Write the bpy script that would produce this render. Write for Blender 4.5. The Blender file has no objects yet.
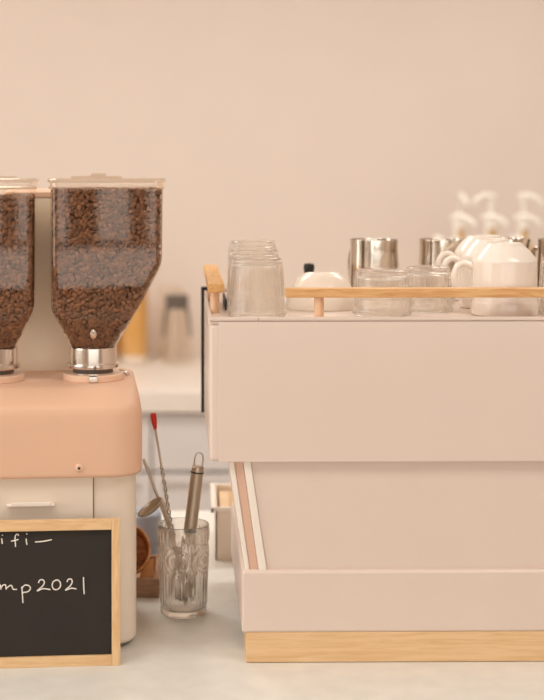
import bpy, bmesh, math, random
from mathutils import Vector, Matrix
from math import sin, cos, pi, radians as R, sqrt, hypot

S = bpy.context.scene
C = S.collection
random.seed(7)

# ------------------------------------------------------------------ camera, world, light, exposure
CT = 0.92                    # height of the worktops above the floor
CAMZ = CT + 0.695
FP = 1500.0                  # focal length in pixels of the 544x700 frame
PX, PY = 198.0, 165.0        # principal point (the photo is a crop: lens shift)
cd = bpy.data.cameras.new('camera')
cam = bpy.data.objects.new('camera', cd); C.objects.link(cam)
cd.sensor_fit = 'AUTO'; cd.sensor_width = 36.0
cd.lens = FP / 700.0 * 36.0
cd.shift_x = (272 - PX) / 700.0
cd.shift_y = -(350 - PY) / 700.0
cd.clip_start = 0.05
cam.location = (0, 0, CAMZ); cam.rotation_euler = (pi / 2, 0, 0)
cd.dof.use_dof = True; cd.dof.focus_distance = 2.17; cd.dof.aperture_fstop = 3.4
S.camera = cam

w = bpy.data.worlds.new('world'); S.world = w; w.use_nodes = True
bg = w.node_tree.nodes['Background']
bg.inputs['Color'].default_value = (1.0, 0.93, 0.84, 1); bg.inputs['Strength'].default_value = 1.0

def area(name, loc, rot, sx, sy, power, col):
    l = bpy.data.lights.new(name, 'AREA'); l.shape = 'RECTANGLE'; l.size = sx; l.size_y = sy
    l.energy = power; l.color = col
    o = bpy.data.objects.new(name, l); C.objects.link(o); o.location = loc; o.rotation_euler = rot
    return o
DAY = (1.0, 0.985, 0.95)
area('daylight_front', (0.6, -3.12, 1.69), (R(90), 0, 0), 5.0, 2.02, 58, DAY)          # through the shop front
area('daylight_left', (-2.72, 1.4, 1.9), (R(90), 0, R(-90)), 2.6, 1.5, 36, DAY)        # through the side window
for lx, ly in ((-1.0, 1.2), (1.2, 1.2), (-1.0, 3.7), (1.2, 3.7)):                      # four unseen ceiling lights, added as fill
    area('ceiling_fill_light', (lx, ly, 2.93), (0, 0, 0), 1.1, 0.6, 27 if ly > 2 else 14, (1.0, 0.98, 0.94))

S.view_settings.view_transform = 'Standard'
S.view_settings.look = 'None'
S.view_settings.gamma = 1.0
S.view_settings.use_curve_mapping = False
S.view_settings.exposure = 0.09
S.cycles.max_bounces = 28; S.cycles.transparent_max_bounces = 24; S.cycles.transmission_bounces = 24
S.cycles.diffuse_bounces = 5; S.cycles.glossy_bounces = 5
S.cycles.use_denoising = True

# ------------------------------------------------------------------ materials
def srgb(r, g, b):
    def f(c):
        c /= 255.0
        return c / 12.92 if c <= 0.04045 else ((c + 0.055) / 1.055) ** 2.4
    return (f(r), f(g), f(b), 1.0)

def mat(name, col, rough=0.5, metal=0.0, spec=0.5, noise=0.0, nscale=20.0, bump=0.0, bscale=200.0, stretch=None,
        trans=0.0, ior=1.45, coat=0.0):
    m = bpy.data.materials.new(name); m.use_nodes = True
    nt = m.node_tree; b = nt.nodes['Principled BSDF']
    b.inputs['Base Color'].default_value = col
    b.inputs['Roughness'].default_value = rough
    b.inputs['Metallic'].default_value = metal
    b.inputs['Specular IOR Level'].default_value = spec
    b.inputs['Transmission Weight'].default_value = trans
    b.inputs['IOR'].default_value = ior
    b.inputs['Coat Weight'].default_value = coat
    tc = nt.nodes.new('ShaderNodeTexCoord'); src = tc.outputs['Object']
    if stretch:
        mp = nt.nodes.new('ShaderNodeMapping'); mp.inputs['Scale'].default_value = stretch
        nt.links.new(src, mp.inputs['Vector']); src = mp.outputs['Vector']
    if noise > 0:
        n = nt.nodes.new('ShaderNodeTexNoise'); n.inputs['Scale'].default_value = nscale; n.inputs['Detail'].default_value = 5
        nt.links.new(src, n.inputs['Vector'])
        cr = nt.nodes.new('ShaderNodeValToRGB')
        cr.color_ramp.elements[0].position = 0.3; cr.color_ramp.elements[1].position = 0.7
        cr.color_ramp.elements[0].color = tuple(c * (1 - noise) for c in col[:3]) + (1,)
        cr.color_ramp.elements[1].color = tuple(min(1, c * (1 + noise * 0.6)) for c in col[:3]) + (1,)
        nt.links.new(n.outputs['Fac'], cr.inputs['Fac']); nt.links.new(cr.outputs['Color'], b.inputs['Base Color'])
    if bump > 0:
        n2 = nt.nodes.new('ShaderNodeTexNoise'); n2.inputs['Scale'].default_value = bscale; n2.inputs['Detail'].default_value = 3
        nt.links.new(src, n2.inputs['Vector'])
        bp = nt.nodes.new('ShaderNodeBump'); bp.inputs['Strength'].default_value = bump; bp.inputs['Distance'].default_value = 0.002
        nt.links.new(n2.outputs['Fac'], bp.inputs['Height']); nt.links.new(bp.outputs['Normal'], b.inputs['Normal'])
    return m

def clear(name, tint, ior=1.45, rough=0.02, lo=0.0, haze=0.0):
    """thin clear plastic / blown glass: straight-through with a Fresnel reflection"""
    m = bpy.data.materials.new(name); m.use_nodes = True
    nt = m.node_tree; nt.nodes.remove(nt.nodes['Principled BSDF'])
    out = nt.nodes['Material Output']
    t = nt.nodes.new('ShaderNodeBsdfTransparent'); t.inputs['Color'].default_value = tint
    g = nt.nodes.new('ShaderNodeBsdfGlossy'); g.inputs['Roughness'].default_value = rough
    g.inputs['Color'].default_value = (1, 0.95, 0.88, 1)
    f = nt.nodes.new('ShaderNodeFresnel')
    ge = nt.nodes.new('ShaderNodeNewGeometry'); mr_ = nt.nodes.new('ShaderNodeMapRange')      # the same reflection from either face of the thin wall
    mr_.inputs['To Min'].default_value = max(1.01, ior); mr_.inputs['To Max'].default_value = 1 / max(1.01, ior)
    nt.links.new(ge.outputs['Backfacing'], mr_.inputs['Value']); nt.links.new(mr_.outputs['Result'], f.inputs['IOR'])
    mx = nt.nodes.new('ShaderNodeMixShader')
    fac = f.outputs[0]
    if lo > 0:
        ad = nt.nodes.new('ShaderNodeMath'); ad.operation = 'ADD'; ad.inputs[1].default_value = lo; ad.use_clamp = True
        nt.links.new(fac, ad.inputs[0]); fac = ad.outputs[0]
    nt.links.new(fac, mx.inputs[0]); nt.links.new(t.outputs[0], mx.inputs[1]); nt.links.new(g.outputs[0], mx.inputs[2])
    res = mx
    if haze > 0:                       # white diffuse mix standing in for light from bright surroundings
        df = nt.nodes.new('ShaderNodeBsdfDiffuse'); df.inputs['Color'].default_value = (0.92, 0.88, 0.83, 1)
        tl_ = nt.nodes.new('ShaderNodeBsdfTranslucent'); tl_.inputs['Color'].default_value = (0.92, 0.88, 0.83, 1)
        a_ = nt.nodes.new('ShaderNodeMixShader'); a_.inputs[0].default_value = 0.5
        nt.links.new(df.outputs[0], a_.inputs[1]); nt.links.new(tl_.outputs[0], a_.inputs[2])
        res = nt.nodes.new('ShaderNodeMixShader'); res.inputs[0].default_value = haze
        nt.links.new(mx.outputs[0], res.inputs[1]); nt.links.new(a_.outputs[0], res.inputs[2])
    nt.links.new(res.outputs[0], out.inputs['Surface'])
    return m

def pressed(name, haze, thin):
    m = bpy.data.materials.new(name); m.use_nodes = True
    nt = m.node_tree; nt.nodes.remove(nt.nodes['Principled BSDF']); out = nt.nodes['Material Output']
    g = nt.nodes.new('ShaderNodeBsdfGlass'); g.inputs['IOR'].default_value = 1.42; g.inputs['Roughness'].default_value = 0.0
    g.inputs['Color'].default_value = (0.99, 0.98, 0.965, 1)
    df = nt.nodes.new('ShaderNodeBsdfDiffuse'); df.inputs['Color'].default_value = (0.95, 0.91, 0.87, 1)  # brightness of the surroundings put into the glass as white diffuse
    tl_ = nt.nodes.new('ShaderNodeBsdfTranslucent'); tl_.inputs['Color'].default_value = (0.95, 0.91, 0.87, 1)
    a_ = nt.nodes.new('ShaderNodeMixShader'); mx = nt.nodes.new('ShaderNodeMixShader'); mx.inputs[0].default_value = haze
    nt.links.new(df.outputs[0], a_.inputs[1]); nt.links.new(tl_.outputs[0], a_.inputs[2])
    t_ = nt.nodes.new('ShaderNodeBsdfTransparent'); t_.inputs['Color'].default_value = (0.99, 0.98, 0.965, 1)
    m2 = nt.nodes.new('ShaderNodeMixShader'); m2.inputs[0].default_value = thin
    nt.links.new(g.outputs[0], m2.inputs[1]); nt.links.new(t_.outputs[0], m2.inputs[2])
    nt.links.new(m2.outputs[0], mx.inputs[1]); nt.links.new(a_.outputs[0], mx.inputs[2]); nt.links.new(mx.outputs[0], out.inputs['Surface'])
    return m

def wood(name, c1, c2, scale=18.0, stretch=(1, 12, 12), rough=0.5):
    m = bpy.data.materials.new(name); m.use_nodes = True
    nt = m.node_tree; b = nt.nodes['Principled BSDF']; b.inputs['Roughness'].default_value = rough
    tc = nt.nodes.new('ShaderNodeTexCoord'); mp = nt.nodes.new('ShaderNodeMapping'); mp.inputs['Scale'].default_value = stretch
    n = nt.nodes.new('ShaderNodeTexNoise'); n.inputs['Scale'].default_value = scale; n.inputs['Detail'].default_value = 7
    n.inputs['Distortion'].default_value = 1.2
    cr = nt.nodes.new('ShaderNodeValToRGB'); cr.color_ramp.elements[0].position = 0.32; cr.color_ramp.elements[1].position = 0.62
    cr.color_ramp.elements[0].color = c1; cr.color_ramp.elements[1].color = c2
    nt.links.new(tc.outputs['Object'], mp.inputs['Vector']); nt.links.new(mp.outputs['Vector'], n.inputs['Vector'])
    nt.links.new(n.outputs['Fac'], cr.inputs['Fac']); nt.links.new(cr.outputs['Color'], b.inputs['Base Color'])
    return m

M = {}
M['wall'] = mat('wall_plaster', srgb(224, 209, 197), 0.9, noise=0.02, nscale=3, bump=0.08, bscale=60)
M['ceiling'] = mat('ceiling_paint', srgb(236, 226, 214), 0.9, noise=0.01, nscale=3)
M['floor'] = mat('floor_concrete', srgb(205, 192, 178), 0.6, noise=0.08, nscale=6)
M['worktop'] = mat('worktop_stone', srgb(227, 224, 217), 0.32, noise=0.06, nscale=26, bump=0.03, bscale=150)
M['cabinet'] = mat('cabinet_grey', srgb(214, 208, 205), 0.5, noise=0.02, nscale=8)
M['gap'] = mat('dark_gap', srgb(120, 110, 102), 0.8, noise=0.05)
M['darkframe'] = mat('dark_window_frame', srgb(58, 44, 34), 0.5, noise=0.1)
M['cream'] = mat('cream_enamel', srgb(226, 207, 194), 0.34, noise=0.012, nscale=9, coat=0.1)
M['cream_edge'] = mat('cream_edge_enamel', srgb(244, 233, 222), 0.3, noise=0.01, nscale=9)
M['column'] = mat('warm_ivory_enamel', srgb(244, 228, 204), 0.5, noise=0.01, nscale=9)
M['worktop_white'] = mat('white_worktop', srgb(229, 218, 208), 0.4, noise=0.03, nscale=20)
M['pink_strip'] = mat('pink_enamel', srgb(226, 188, 166), 0.42, noise=0.02, nscale=9)
M['peach'] = mat('peach_enamel', srgb(226, 184, 155), 0.5, noise=0.02, nscale=7)
M['peach_ring'] = mat('peach_ring_enamel', srgb(230, 194, 168), 0.4, noise=0.02, nscale=9)
M['ivory'] = mat('ivory_enamel', srgb(234, 219, 202), 0.4, noise=0.015, nscale=9)
M['beech'] = wood('beech_wood', srgb(205, 150, 92), srgb(228, 180, 122), 14, (1.5, 14, 14))
M['beech_y'] = wood('beech_wood_along', srgb(200, 146, 84), srgb(224, 174, 112), 14, (14, 1.5, 14))
M['oak_base'] = wood('oak_wood', srgb(222, 180, 130), srgb(234, 198, 152), 10, (1.2, 16, 16))
M['pine'] = wood('pine_wood', srgb(216, 172, 120), srgb(232, 196, 148), 10, (1.5, 14, 14))
M['pine_z'] = wood('pine_wood_upright', srgb(216, 172, 120), srgb(232, 196, 148), 10, (14, 14, 1.5))
M['post'] = wood('pale_dowel', srgb(226, 178, 140), srgb(236, 196, 160), 12, (10, 10, 1))
M['traywood'] = wood('tray_wood', srgb(146, 108, 80), srgb(176, 136, 104), 14, (1.5, 14, 14))
M['amberwood'] = wood('amber_wood', srgb(150, 84, 34), srgb(214, 142, 70), 16, (3, 9, 9))
M['board'] = mat('chalkboard_black', srgb(44, 38, 32), 0.75, noise=0.12, nscale=10)
M['chalk'] = mat('chalk_white', srgb(244, 234, 224), 0.9, noise=0.05, nscale=300)
M['black'] = mat('black_rubber', srgb(34, 32, 30), 0.5, noise=0.1)
M['grey_plastic'] = mat('dark_grey_plastic', srgb(96, 86, 78), 0.5, noise=0.05)
M['steel'] = mat('polished_steel', srgb(214, 204, 192), 0.13, 1.0, noise=0.02, nscale=5)
M['brushed'] = mat('brushed_steel', srgb(196, 182, 166), 0.30, 1.0, noise=0.08, nscale=30, stretch=(20, 20, 1))
M['chrome'] = mat('collar_aluminium', srgb(222, 212, 202), 0.2, 1.0, noise=0.03, nscale=8)
M['screw'] = mat('screw_steel', srgb(150, 132, 116), 0.35, 1.0, noise=0.05)
M['red'] = mat('red_cap', srgb(206, 44, 30), 0.4, noise=0.03)
M['porcelain'] = mat('white_porcelain', srgb(240, 228, 216), 0.16, noise=0.008, nscale=6)
M['porcelain_warm'] = mat('warm_porcelain', srgb(238, 222, 206), 0.22, noise=0.008, nscale=6)
M['white_plastic'] = mat('white_plastic', srgb(242, 234, 224), 0.4, noise=0.01)
M['hopper'] = clear('hopper_clear_plastic', (0.96, 0.92, 0.87, 1), 1.5, 0.03)
M['hopper_lid'] = clear('lid_clear_plastic', (0.93, 0.88, 0.83, 1), 1.5, 0.12, 0.04)
M['glass'] = pressed('pressed_glass', 0.03, 0.15)
M['glass_tray'] = pressed('whitened_pressed_glass', 0.05, 0.40)  # tray glasses: whitening by bright surroundings mixed into the material
M['thin_glass'] = clear('thin_clear_glass', (0.97, 0.95, 0.92, 1), 1.45, 0.02, 0.02)
M['juice'] = mat('orange_drink', srgb(222, 170, 96), 0.35, noise=0.08, nscale=6)
M['amber_glass'] = mat('amber_syrup', srgb(206, 168, 110), 0.3, noise=0.06)
M['grey_syrup'] = mat('brown_grey_syrup', srgb(140, 118, 98), 0.3, noise=0.06)
M['blue_cloth'] = mat('blue_grey_cloth', srgb(160, 166, 178), 0.8, noise=0.15, nscale=30, bump=0.2, bscale=60)
M['paper'] = mat('tan_paper', srgb(226, 196, 160), 0.8, noise=0.05, nscale=30)
M['orange_paper'] = mat('orange_brown_paper', srgb(214, 150, 92), 0.7, noise=0.25, nscale=24, bump=0.3, bscale=50)
M['fill_panel'] = mat('fill_panel_white', srgb(250, 244, 234), 0.6, noise=0.005)  # face of the added ceiling fill panels

def bean_material():
    m = mat('roasted_coffee_bean', srgb(86, 50, 30), 0.42, spec=0.5)
    nt = m.node_tree; b = nt.nodes['Principled BSDF']
    g = nt.nodes.new('ShaderNodeNewGeometry'); cr = nt.nodes.new('ShaderNodeValToRGB')
    cr.color_ramp.elements[0].color = srgb(98, 64, 43); cr.color_ramp.elements[1].color = srgb(142, 98, 69)
    nt.links.new(g.outputs['Random Per Island'], cr.inputs['Fac']); nt.links.new(cr.outputs['Color'], b.inputs['Base Color'])
    return m
M['bean'] = bean_material()
M['bean_core'] = mat('coffee_bean_heart', srgb(78, 50, 34), 0.8, noise=0.25, nscale=120)

# ------------------------------------------------------------------ mesh helpers
def add_box(bm, x0, x1, y0, y1, z0, z1, bev=0.0, seg=3, mtx=None):
    t = bmesh.new()
    vs = [t.verts.new((x, y, z)) for z in (z0, z1) for y in (y0, y1) for x in (x0, x1)]
    for f in ((0, 2, 3, 1), (4, 5, 7, 6), (0, 1, 5, 4), (2, 6, 7, 3), (0, 4, 6, 2), (1, 3, 7, 5)):
        t.faces.new([vs[i] for i in f])
    if bev > 0:
        bmesh.ops.bevel(t, geom=list(t.edges), offset=bev, segments=seg, affect='EDGES', profile=0.5, clamp_overlap=True)
    merge(bm, t, mtx)

def merge(bm, t, mtx=None):
    if mtx is not None: t.transform(mtx)
    me = bpy.data.meshes.new('tmp'); t.to_mesh(me); t.free(); bm.from_mesh(me); bpy.data.meshes.remove(me)

def add_hexa(bm, pts, bev=0.0, seg=2):
    """8 points: bottom ring (4, ccw) then top ring"""
    t = bmesh.new(); vs = [t.verts.new(p) for p in pts]
    for f in ((3, 2, 1, 0), (4, 5, 6, 7), (0, 1, 5, 4), (1, 2, 6, 5), (2, 3, 7, 6), (3, 0, 4, 7)):
        t.faces.new([vs[i] for i in f])
    bmesh.ops.recalc_face_normals(t, faces=list(t.faces))
    if bev > 0: bmesh.ops.bevel(t, geom=list(t.edges), offset=bev, segments=seg, affect='EDGES', profile=0.5, clamp_overlap=True)
    merge(bm, t)

def loft(bm, rings, cap0=True, cap1=True):
    rv = [[bm.verts.new(p) for p in r] for r in rings]
    n = len(rv[0])
    for a, b in zip(rv, rv[1:]):
        for i in range(n):
            bm.faces.new((a[i], a[(i + 1) % n], b[(i + 1) % n], b[i]))
    if cap0: bm.faces.new(list(reversed(rv[0])))
    if cap1: bm.faces.new(rv[-1])

def rrect(x0, x1, y0, y1, r, z, n=6):
    pts = []
    r = min(r, (x1 - x0) / 2, (y1 - y0) / 2)
    for cx, cy, a0 in ((x1 - r, y0 + r, -90), (x1 - r, y1 - r, 0), (x0 + r, y1 - r, 90), (x0 + r, y0 + r, 180)):
        for k in range(n + 1):
            a = R(a0 + 90.0 * k / n)
            pts.append((cx + r * cos(a), cy + r * sin(a), z))
    return pts

def lathe(bm, prof, n=48, cx=0, cy=0, cz=0, fn=None, closed=False):
    """prof: list of (r, z), open profile; r==0 ends become poles"""
    rows = []
    for k, (r, z) in enumerate(prof):
        if r <= 1e-7:
            rows.append([bm.verts.new((cx, cy, cz + z))])
        else:
            row = []
            for i in range(n):
                a = 2 * pi * i / n
                rr = r + (fn(a, z, k, r) if fn else 0.0)
                row.append(bm.verts.new((cx + rr * cos(a), cy + rr * sin(a), cz + z)))
            rows.append(row)
    for a, b in zip(rows, rows[1:]):
        for i in range(n):
            j = (i + 1) % n
            if len(a) == 1 and len(b) == 1: continue
            if len(a) == 1: bm.faces.new((a[0], b[j], b[i]))
            elif len(b) == 1: bm.faces.new((a[i], a[j], b[0]))
            else: bm.faces.new((a[i], a[j], b[j], b[i]))

def tube(bm, pts, r, n=8, closed=False, sx=1.0, caps=True):
    P = [Vector(p) for p in pts]; m = len(P); rings = []
    rad = r if isinstance(r, (list, tuple)) else [r] * m
    up = None
    for i in range(m):
        if closed: d = P[(i + 1) % m] - P[i - 1]
        else: d = P[min(i + 1, m - 1)] - P[max(i - 1, 0)]
        d.normalize()
        if up is None: up = Vector((0, 1, 0)) if abs(d.y) < 0.9 else Vector((0, 0, 1))
        s = d.cross(up)
        if s.length < 1e-6: s = d.orthogonal()
        s.normalize(); up = s.cross(d).normalized()
        rings.append([bm.verts.new(P[i] + (s * cos(2 * pi * k / n) + up * sin(2 * pi * k / n) * sx) * rad[i]) for k in range(n)])
    seq = list(zip(rings, rings[1:])) + ([(rings[-1], rings[0])] if closed else [])
    for a, b in seq:
        for k in range(n):
            bm.faces.new((a[k], a[(k + 1) % n], b[(k + 1) % n], b[k]))
    if not closed and caps:
        bm.faces.new(list(reversed(rings[0]))); bm.faces.new(rings[-1])

def catmull(pts, k=6):
    P = [Vector(p) for p in pts]; out = []
    for i in range(len(P) - 1):
        a, b, c, d = P[max(i - 1, 0)], P[i], P[i + 1], P[min(i + 2, len(P) - 1)]
        for j in range(k):
            t = j / k
            out.append(0.5 * ((2 * b) + (c - a) * t + (2 * a - 5 * b + 4 * c - d) * t * t + (3 * b - a - 3 * c + d) * t ** 3))
    out.append(P[-1]); return out

def obj(name, bm, m, parent=None, smooth=40, loc=None, recalc=True):
    if recalc: bmesh.ops.recalc_face_normals(bm, faces=list(bm.faces))
    me = bpy.data.meshes.new(name); bm.to_mesh(me); bm.free()
    me.materials.append(m)
    if smooth:
        me.polygons.foreach_set('use_smooth', [True] * len(me.polygons)); me.set_sharp_from_angle(angle=R(smooth))
    o = bpy.data.objects.new(name, me); C.objects.link(o)
    if smooth and smooth != 61:
        wn = o.modifiers.new('weighted_normal', 'WEIGHTED_NORMAL'); wn.keep_sharp = True; wn.weight = 80
    if parent: o.parent = parent
    if loc: o.location = loc
    return o

def thing(name, label, cat, loc=(0, 0, 0), rz=0.0, group=None):
    o = bpy.data.objects.new(name, None); C.objects.link(o); o.empty_display_size = 0.05
    o.location = loc; o.rotation_euler = (0, 0, rz); o['label'] = label; o['category'] = cat
    if group: o['group'] = group
    return o

def tag(o, label, cat, group=None, kind=None):
    o['label'] = label; o['category'] = cat
    if group: o['group'] = group
    if kind: o['kind'] = kind
    return o

def struct(name, bm, m, label=None, cat=None, parent=None, smooth=30):
    o = obj(name, bm, m, parent, smooth)
    if parent is None:
        o['kind'] = 'structure'; o['label'] = label; o['category'] = cat
    return o

def dup(root, loc=None, rz=None, label=None):
    r = root.copy(); C.objects.link(r)
    if loc: r.location = loc
    if rz is not None: r.rotation_euler = (0, 0, rz)
    if label: r['label'] = label
    for ch in list(root.children):
        c = ch.copy(); C.objects.link(c); c.parent = r
        for g in list(ch.children):
            d = g.copy(); C.objects.link(d); d.parent = c
    return r

def at(px, D, z=0.0):
    """a place on the worktop level: photo column, distance, height above the worktop"""
    return Vector(((px - PX) * D / FP, D, CT + z))

B = bmesh.new

# ------------------------------------------------------------------ the room
X0, X1, Y0, Y1, H = -2.6, 4.0, -3.0, 5.5, 2.95
b = B(); add_box(b, X0, X1, Y0, Y1, -0.1, 0); struct('floor', b, M['floor'], 'pale concrete shop floor', 'floor')
b = B(); add_box(b, X0, X1, Y0, Y1, H, H + 0.1); struct('ceiling', b, M['ceiling'], 'pale painted ceiling', 'ceiling')
b = B(); add_box(b, X0 - 0.1, X1 + 0.1, Y1, Y1 + 0.1, -0.1, H + 0.1)
struct('wall_back', b, M['wall'], 'plain warm cream wall behind the back counter', 'wall')
b = B(); add_box(b, X1, X1 + 0.1, Y0 - 0.1, Y1, -0.1, H + 0.1); struct('wall_right', b, M['wall'], 'plain cream side wall on the right', 'wall')
b = B()   # left wall with a window opening
add_box(b, X0 - 0.1, X0, Y0 - 0.1, 0.1, -0.1, H + 0.1); add_box(b, X0 - 0.1, X0, 2.7, Y1, -0.1, H + 0.1)
add_box(b, X0 - 0.1, X0, 0.1, 2.7, -0.1, 1.15); add_box(b, X0 - 0.1, X0, 0.1, 2.7, 2.65, H + 0.1)
struct('wall_left', b, M['wall'], 'plain cream side wall with a window on the left', 'wall')
b = B()   # shop front wall behind the camera, with a wide window opening
add_box(b, X0, -1.9, Y0 - 0.1, Y0, -0.1, H + 0.1); add_box(b, 3.1, X1, Y0 - 0.1, Y0, -0.1, H + 0.1)
add_box(b, -1.9, 3.1, Y0 - 0.1, Y0, -0.1, 0.68); add_box(b, -1.9, 3.1, Y0 - 0.1, Y0, 2.7, H + 0.1)
struct('wall_front', b, M['wall'], 'shop front wall with a wide window', 'wall')
b = B()   # dark timber frame of the shop front window
for z0, z1 in ((0.68, 0.74), (1.205, 1.235), (1.62, 1.70), (2.64, 2.7)): add_box(b, -1.9, 3.1, Y0 - 0.08, Y0 - 0.01, z0, z1)
for xa, xb in ((-1.9, -1.76), (-1.42, -1.33), (-1.06, -0.92), (-0.74, -0.65), (-0.44, -0.30), (-0.12, -0.03), (0.174, 0.336), (0.525, 0.617), (0.80, 0.94),
               (1.15, 1.24), (1.48, 1.62), (1.82, 1.91), (2.14, 2.28), (2.5, 2.6), (2.98, 3.1)):
    add_box(b, xa, xb, Y0 - 0.08, Y0 - 0.01, 1.235, 2.64)
for xs in (-1.9, -0.3, 1.3, 3.04): add_box(b, xs, xs + 0.06, Y0 - 0.08, Y0 - 0.01, 0.74, 1.205)
struct('window_1', b, M['darkframe'], 'dark timber shop front window frame', 'window')
b = B()
for y0, y1 in ((0.1, 0.16), (1.37, 1.43), (2.64, 2.7)): add_box(b, X0 - 0.08, X0 - 0.02, y0, y1, 1.15, 2.65)
for z0, z1 in ((1.15, 1.21), (2.59, 2.65)): add_box(b, X0 - 0.08, X0 - 0.02, 0.1, 2.7, z0, z1)
struct('window_2', b, M['darkframe'], 'dark framed side window', 'window')
for lx, ly in ((-1.0, 1.2), (1.2, 1.2), (-1.0, 3.7), (1.2, 3.7)):
    b = B(); add_box(b, lx - 0.57, lx + 0.57, ly - 0.32, ly + 0.32, 2.94, 2.95, 0.002)
    tag(obj('ceiling_fill_panel', b, M['fill_panel']), 'flat white ceiling panel added for fill light, out of view', 'ceiling light', 'added ceiling fill panels')  # panels drawn at the added fill lights

# ------------------------------------------------------------------ front counter
t = thing('bar_counter', 'pale stone topped bar counter carrying the coffee machine and grinder', 'counter', (0, 0, 0))
b = B(); add_box(b, -1.6, 2.6, 1.72, 3.02, CT - 0.05, CT, 0.004); obj('worktop', b, M['worktop'], t)
b = B(); add_box(b, -1.55, 2.55, 1.80, 2.98, 0.0, CT - 0.05); obj('counter_base', b, M['cabinet'], t)

# ------------------------------------------------------------------ back counter
bt = thing('back_counter', 'white topped back counter with grey drawer fronts below the wall', 'counter', (0, 0, 0))
b = B(); add_box(b, -2.4, 3.6, 4.6, Y1 - 0.002, CT - 0.066, CT, 0.004); obj('worktop', b, M['worktop_white'], bt)
b = B(); add_box(b, -2.38, 3.58, 4.64, Y1 - 0.004, 0.0, CT - 0.066); obj('cabinet_carcass', b, M['gap'], bt)
xd = -0.143 - 0.62 * 3
for i in range(9):
    xa, xb = xd + 0.003 + 0.62 * i, xd + 0.62 * (i + 1) - 0.003
    b = B(); add_box(b, xa, xb, 4.618, 4.642, CT - 0.247, CT - 0.074, 0.002); obj('drawer_front', b, M['cabinet'], bt)
    b = B()
    z0, z1 = CT - 0.80, CT - 0.256
    add_box(b, xa, xb, 4.628, 4.642, z0, z1)
    fw = 0.03
    for q in ((xa, xa + fw, z0, z1), (xb - fw, xb, z0, z1), (xa + fw, xb - fw, z0, z0 + fw), (xa + fw, xb - fw, z1 - fw, z1)):
        add_box(b, q[0], q[1], 4.618, 4.63, q[2], q[3], 0.0015)
    obj('cabinet_door', b, M['cabinet'], bt)

# ------------------------------------------------------------------ espresso machine
yaw = R(0.75)
em = thing('espresso_machine', 'large cream espresso machine with wooden cup rail and wooden plinth', 'espresso machine',
           at(209.5, 2.092), yaw)
W = 0.86
b = B(); add_box(b, 0.051, W - 0.051, 0.0005, 0.06, 0.0005, 0.0425, 0.0015); obj('wooden_plinth', b, M['oak_base'], em)['label'] = 'pale wooden plinth'
for fx in (0.18, 0.66):
    for fy in (0.06, 0.36):
        b = B(); lathe(b, [(0, 0), (0.014, 0), (0.014, 0.006), (0, 0.006)], 20, fx, fy); obj('foot', b, M['black'], em)
b = B(); add_box(b, 0.09, W - 0.09, 0.055, 0.40, 0.004, 0.0425, 0.002); obj('under_frame', b, M['gap'], em)
b = B(); add_box(b, 0.045, W - 0.045, 0.0, 0.43, 0.0418, 0.1285, 0.0045, 4); obj('lower_housing', b, M['cream'], em)
b = B()   # slanted middle, leaning in towards the base
zb, zt = 0.1275, 0.2815
def slab(xb0, xb1, xt0, xt1, y0, y1, bev=0.0015):
    bb = B(); add_hexa(bb, [(xb0, y0, zb), (xb1, y0, zb), (xb1, y1, zb), (xb0, y1, zb),
                            (xt0, y0, zt), (xt1, y0, zt), (xt1, y1, zt), (xt0, y1, zt)], bev); return bb
b.free()
for s in (0, 1):
    f = (lambda v: W - v) if s else (lambda v: v)
    def sl(a0, a1, c0, c1, *r):
        q = sorted((f(a0), f(a1))); p = sorted((f(c0), f(c1))); return slab(q[0], q[1], p[0], p[1], *r)
    obj('side_plate', sl(0.0500, 0.0565, 0.0265, 0.0345, 0.008, 0.44), M['cream_edge'], em)
    obj('pink_band', sl(0.0565, 0.0690, 0.0345, 0.0470, 0.011, 0.44), M['pink_strip'], em)['label'] = 'pink band between white plates'
    obj('inner_plate', sl(0.0690, 0.0805, 0.0470, 0.0575, 0.005, 0.44), M['cream_edge'], em)
obj('middle_panel', slab(0.0805, W - 0.0805, 0.0575, W - 0.0575, 0.009, 0.43), M['cream'], em)
b = B(); add_box(b, 0.0, W, 0.002, 0.40, 0.2805, 0.4735, 0.006, 4); add_box(b, 0.012, W - 0.012, 0.39, 0.50, 0.2845, 0.4733, 0.004, 3); obj('upper_housing', b, M['cream'], em)
b = B(); add_box(b, 0.0125, W - 0.0125, -0.001, 0.01, 0.2805, 0.4765, 0.0014, 2); obj('front_panel', b, M['cream'], em)
b = B(); add_box(b, 0.0, 0.0685, -0.0005, 0.010, 0.4772, 0.4825, 0.0015, 2); add_box(b, 0.0690, W, -0.0005, 0.010, 0.4772, 0.4825, 0.0015, 2)
add_box(b, 0.0, 0.004, 0.009, 0.50, 0.4772, 0.4825, 0.0012, 2); add_box(b, W - 0.004, W, 0.009, 0.50, 0.4772, 0.4825, 0.0012, 2); add_box(b, 0.003, W - 0.003, 0.492, 0.50, 0.4772, 0.4825, 0.0012, 2)
obj('tray_lip', b, M['cream'], em)
b = B(); add_box(b, 0.0015, W - 0.0015, 0.002, 0.499, 0.4728, 0.4768, 0.0006, 2); obj('cup_tray', b, M['cream'], em)
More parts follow.
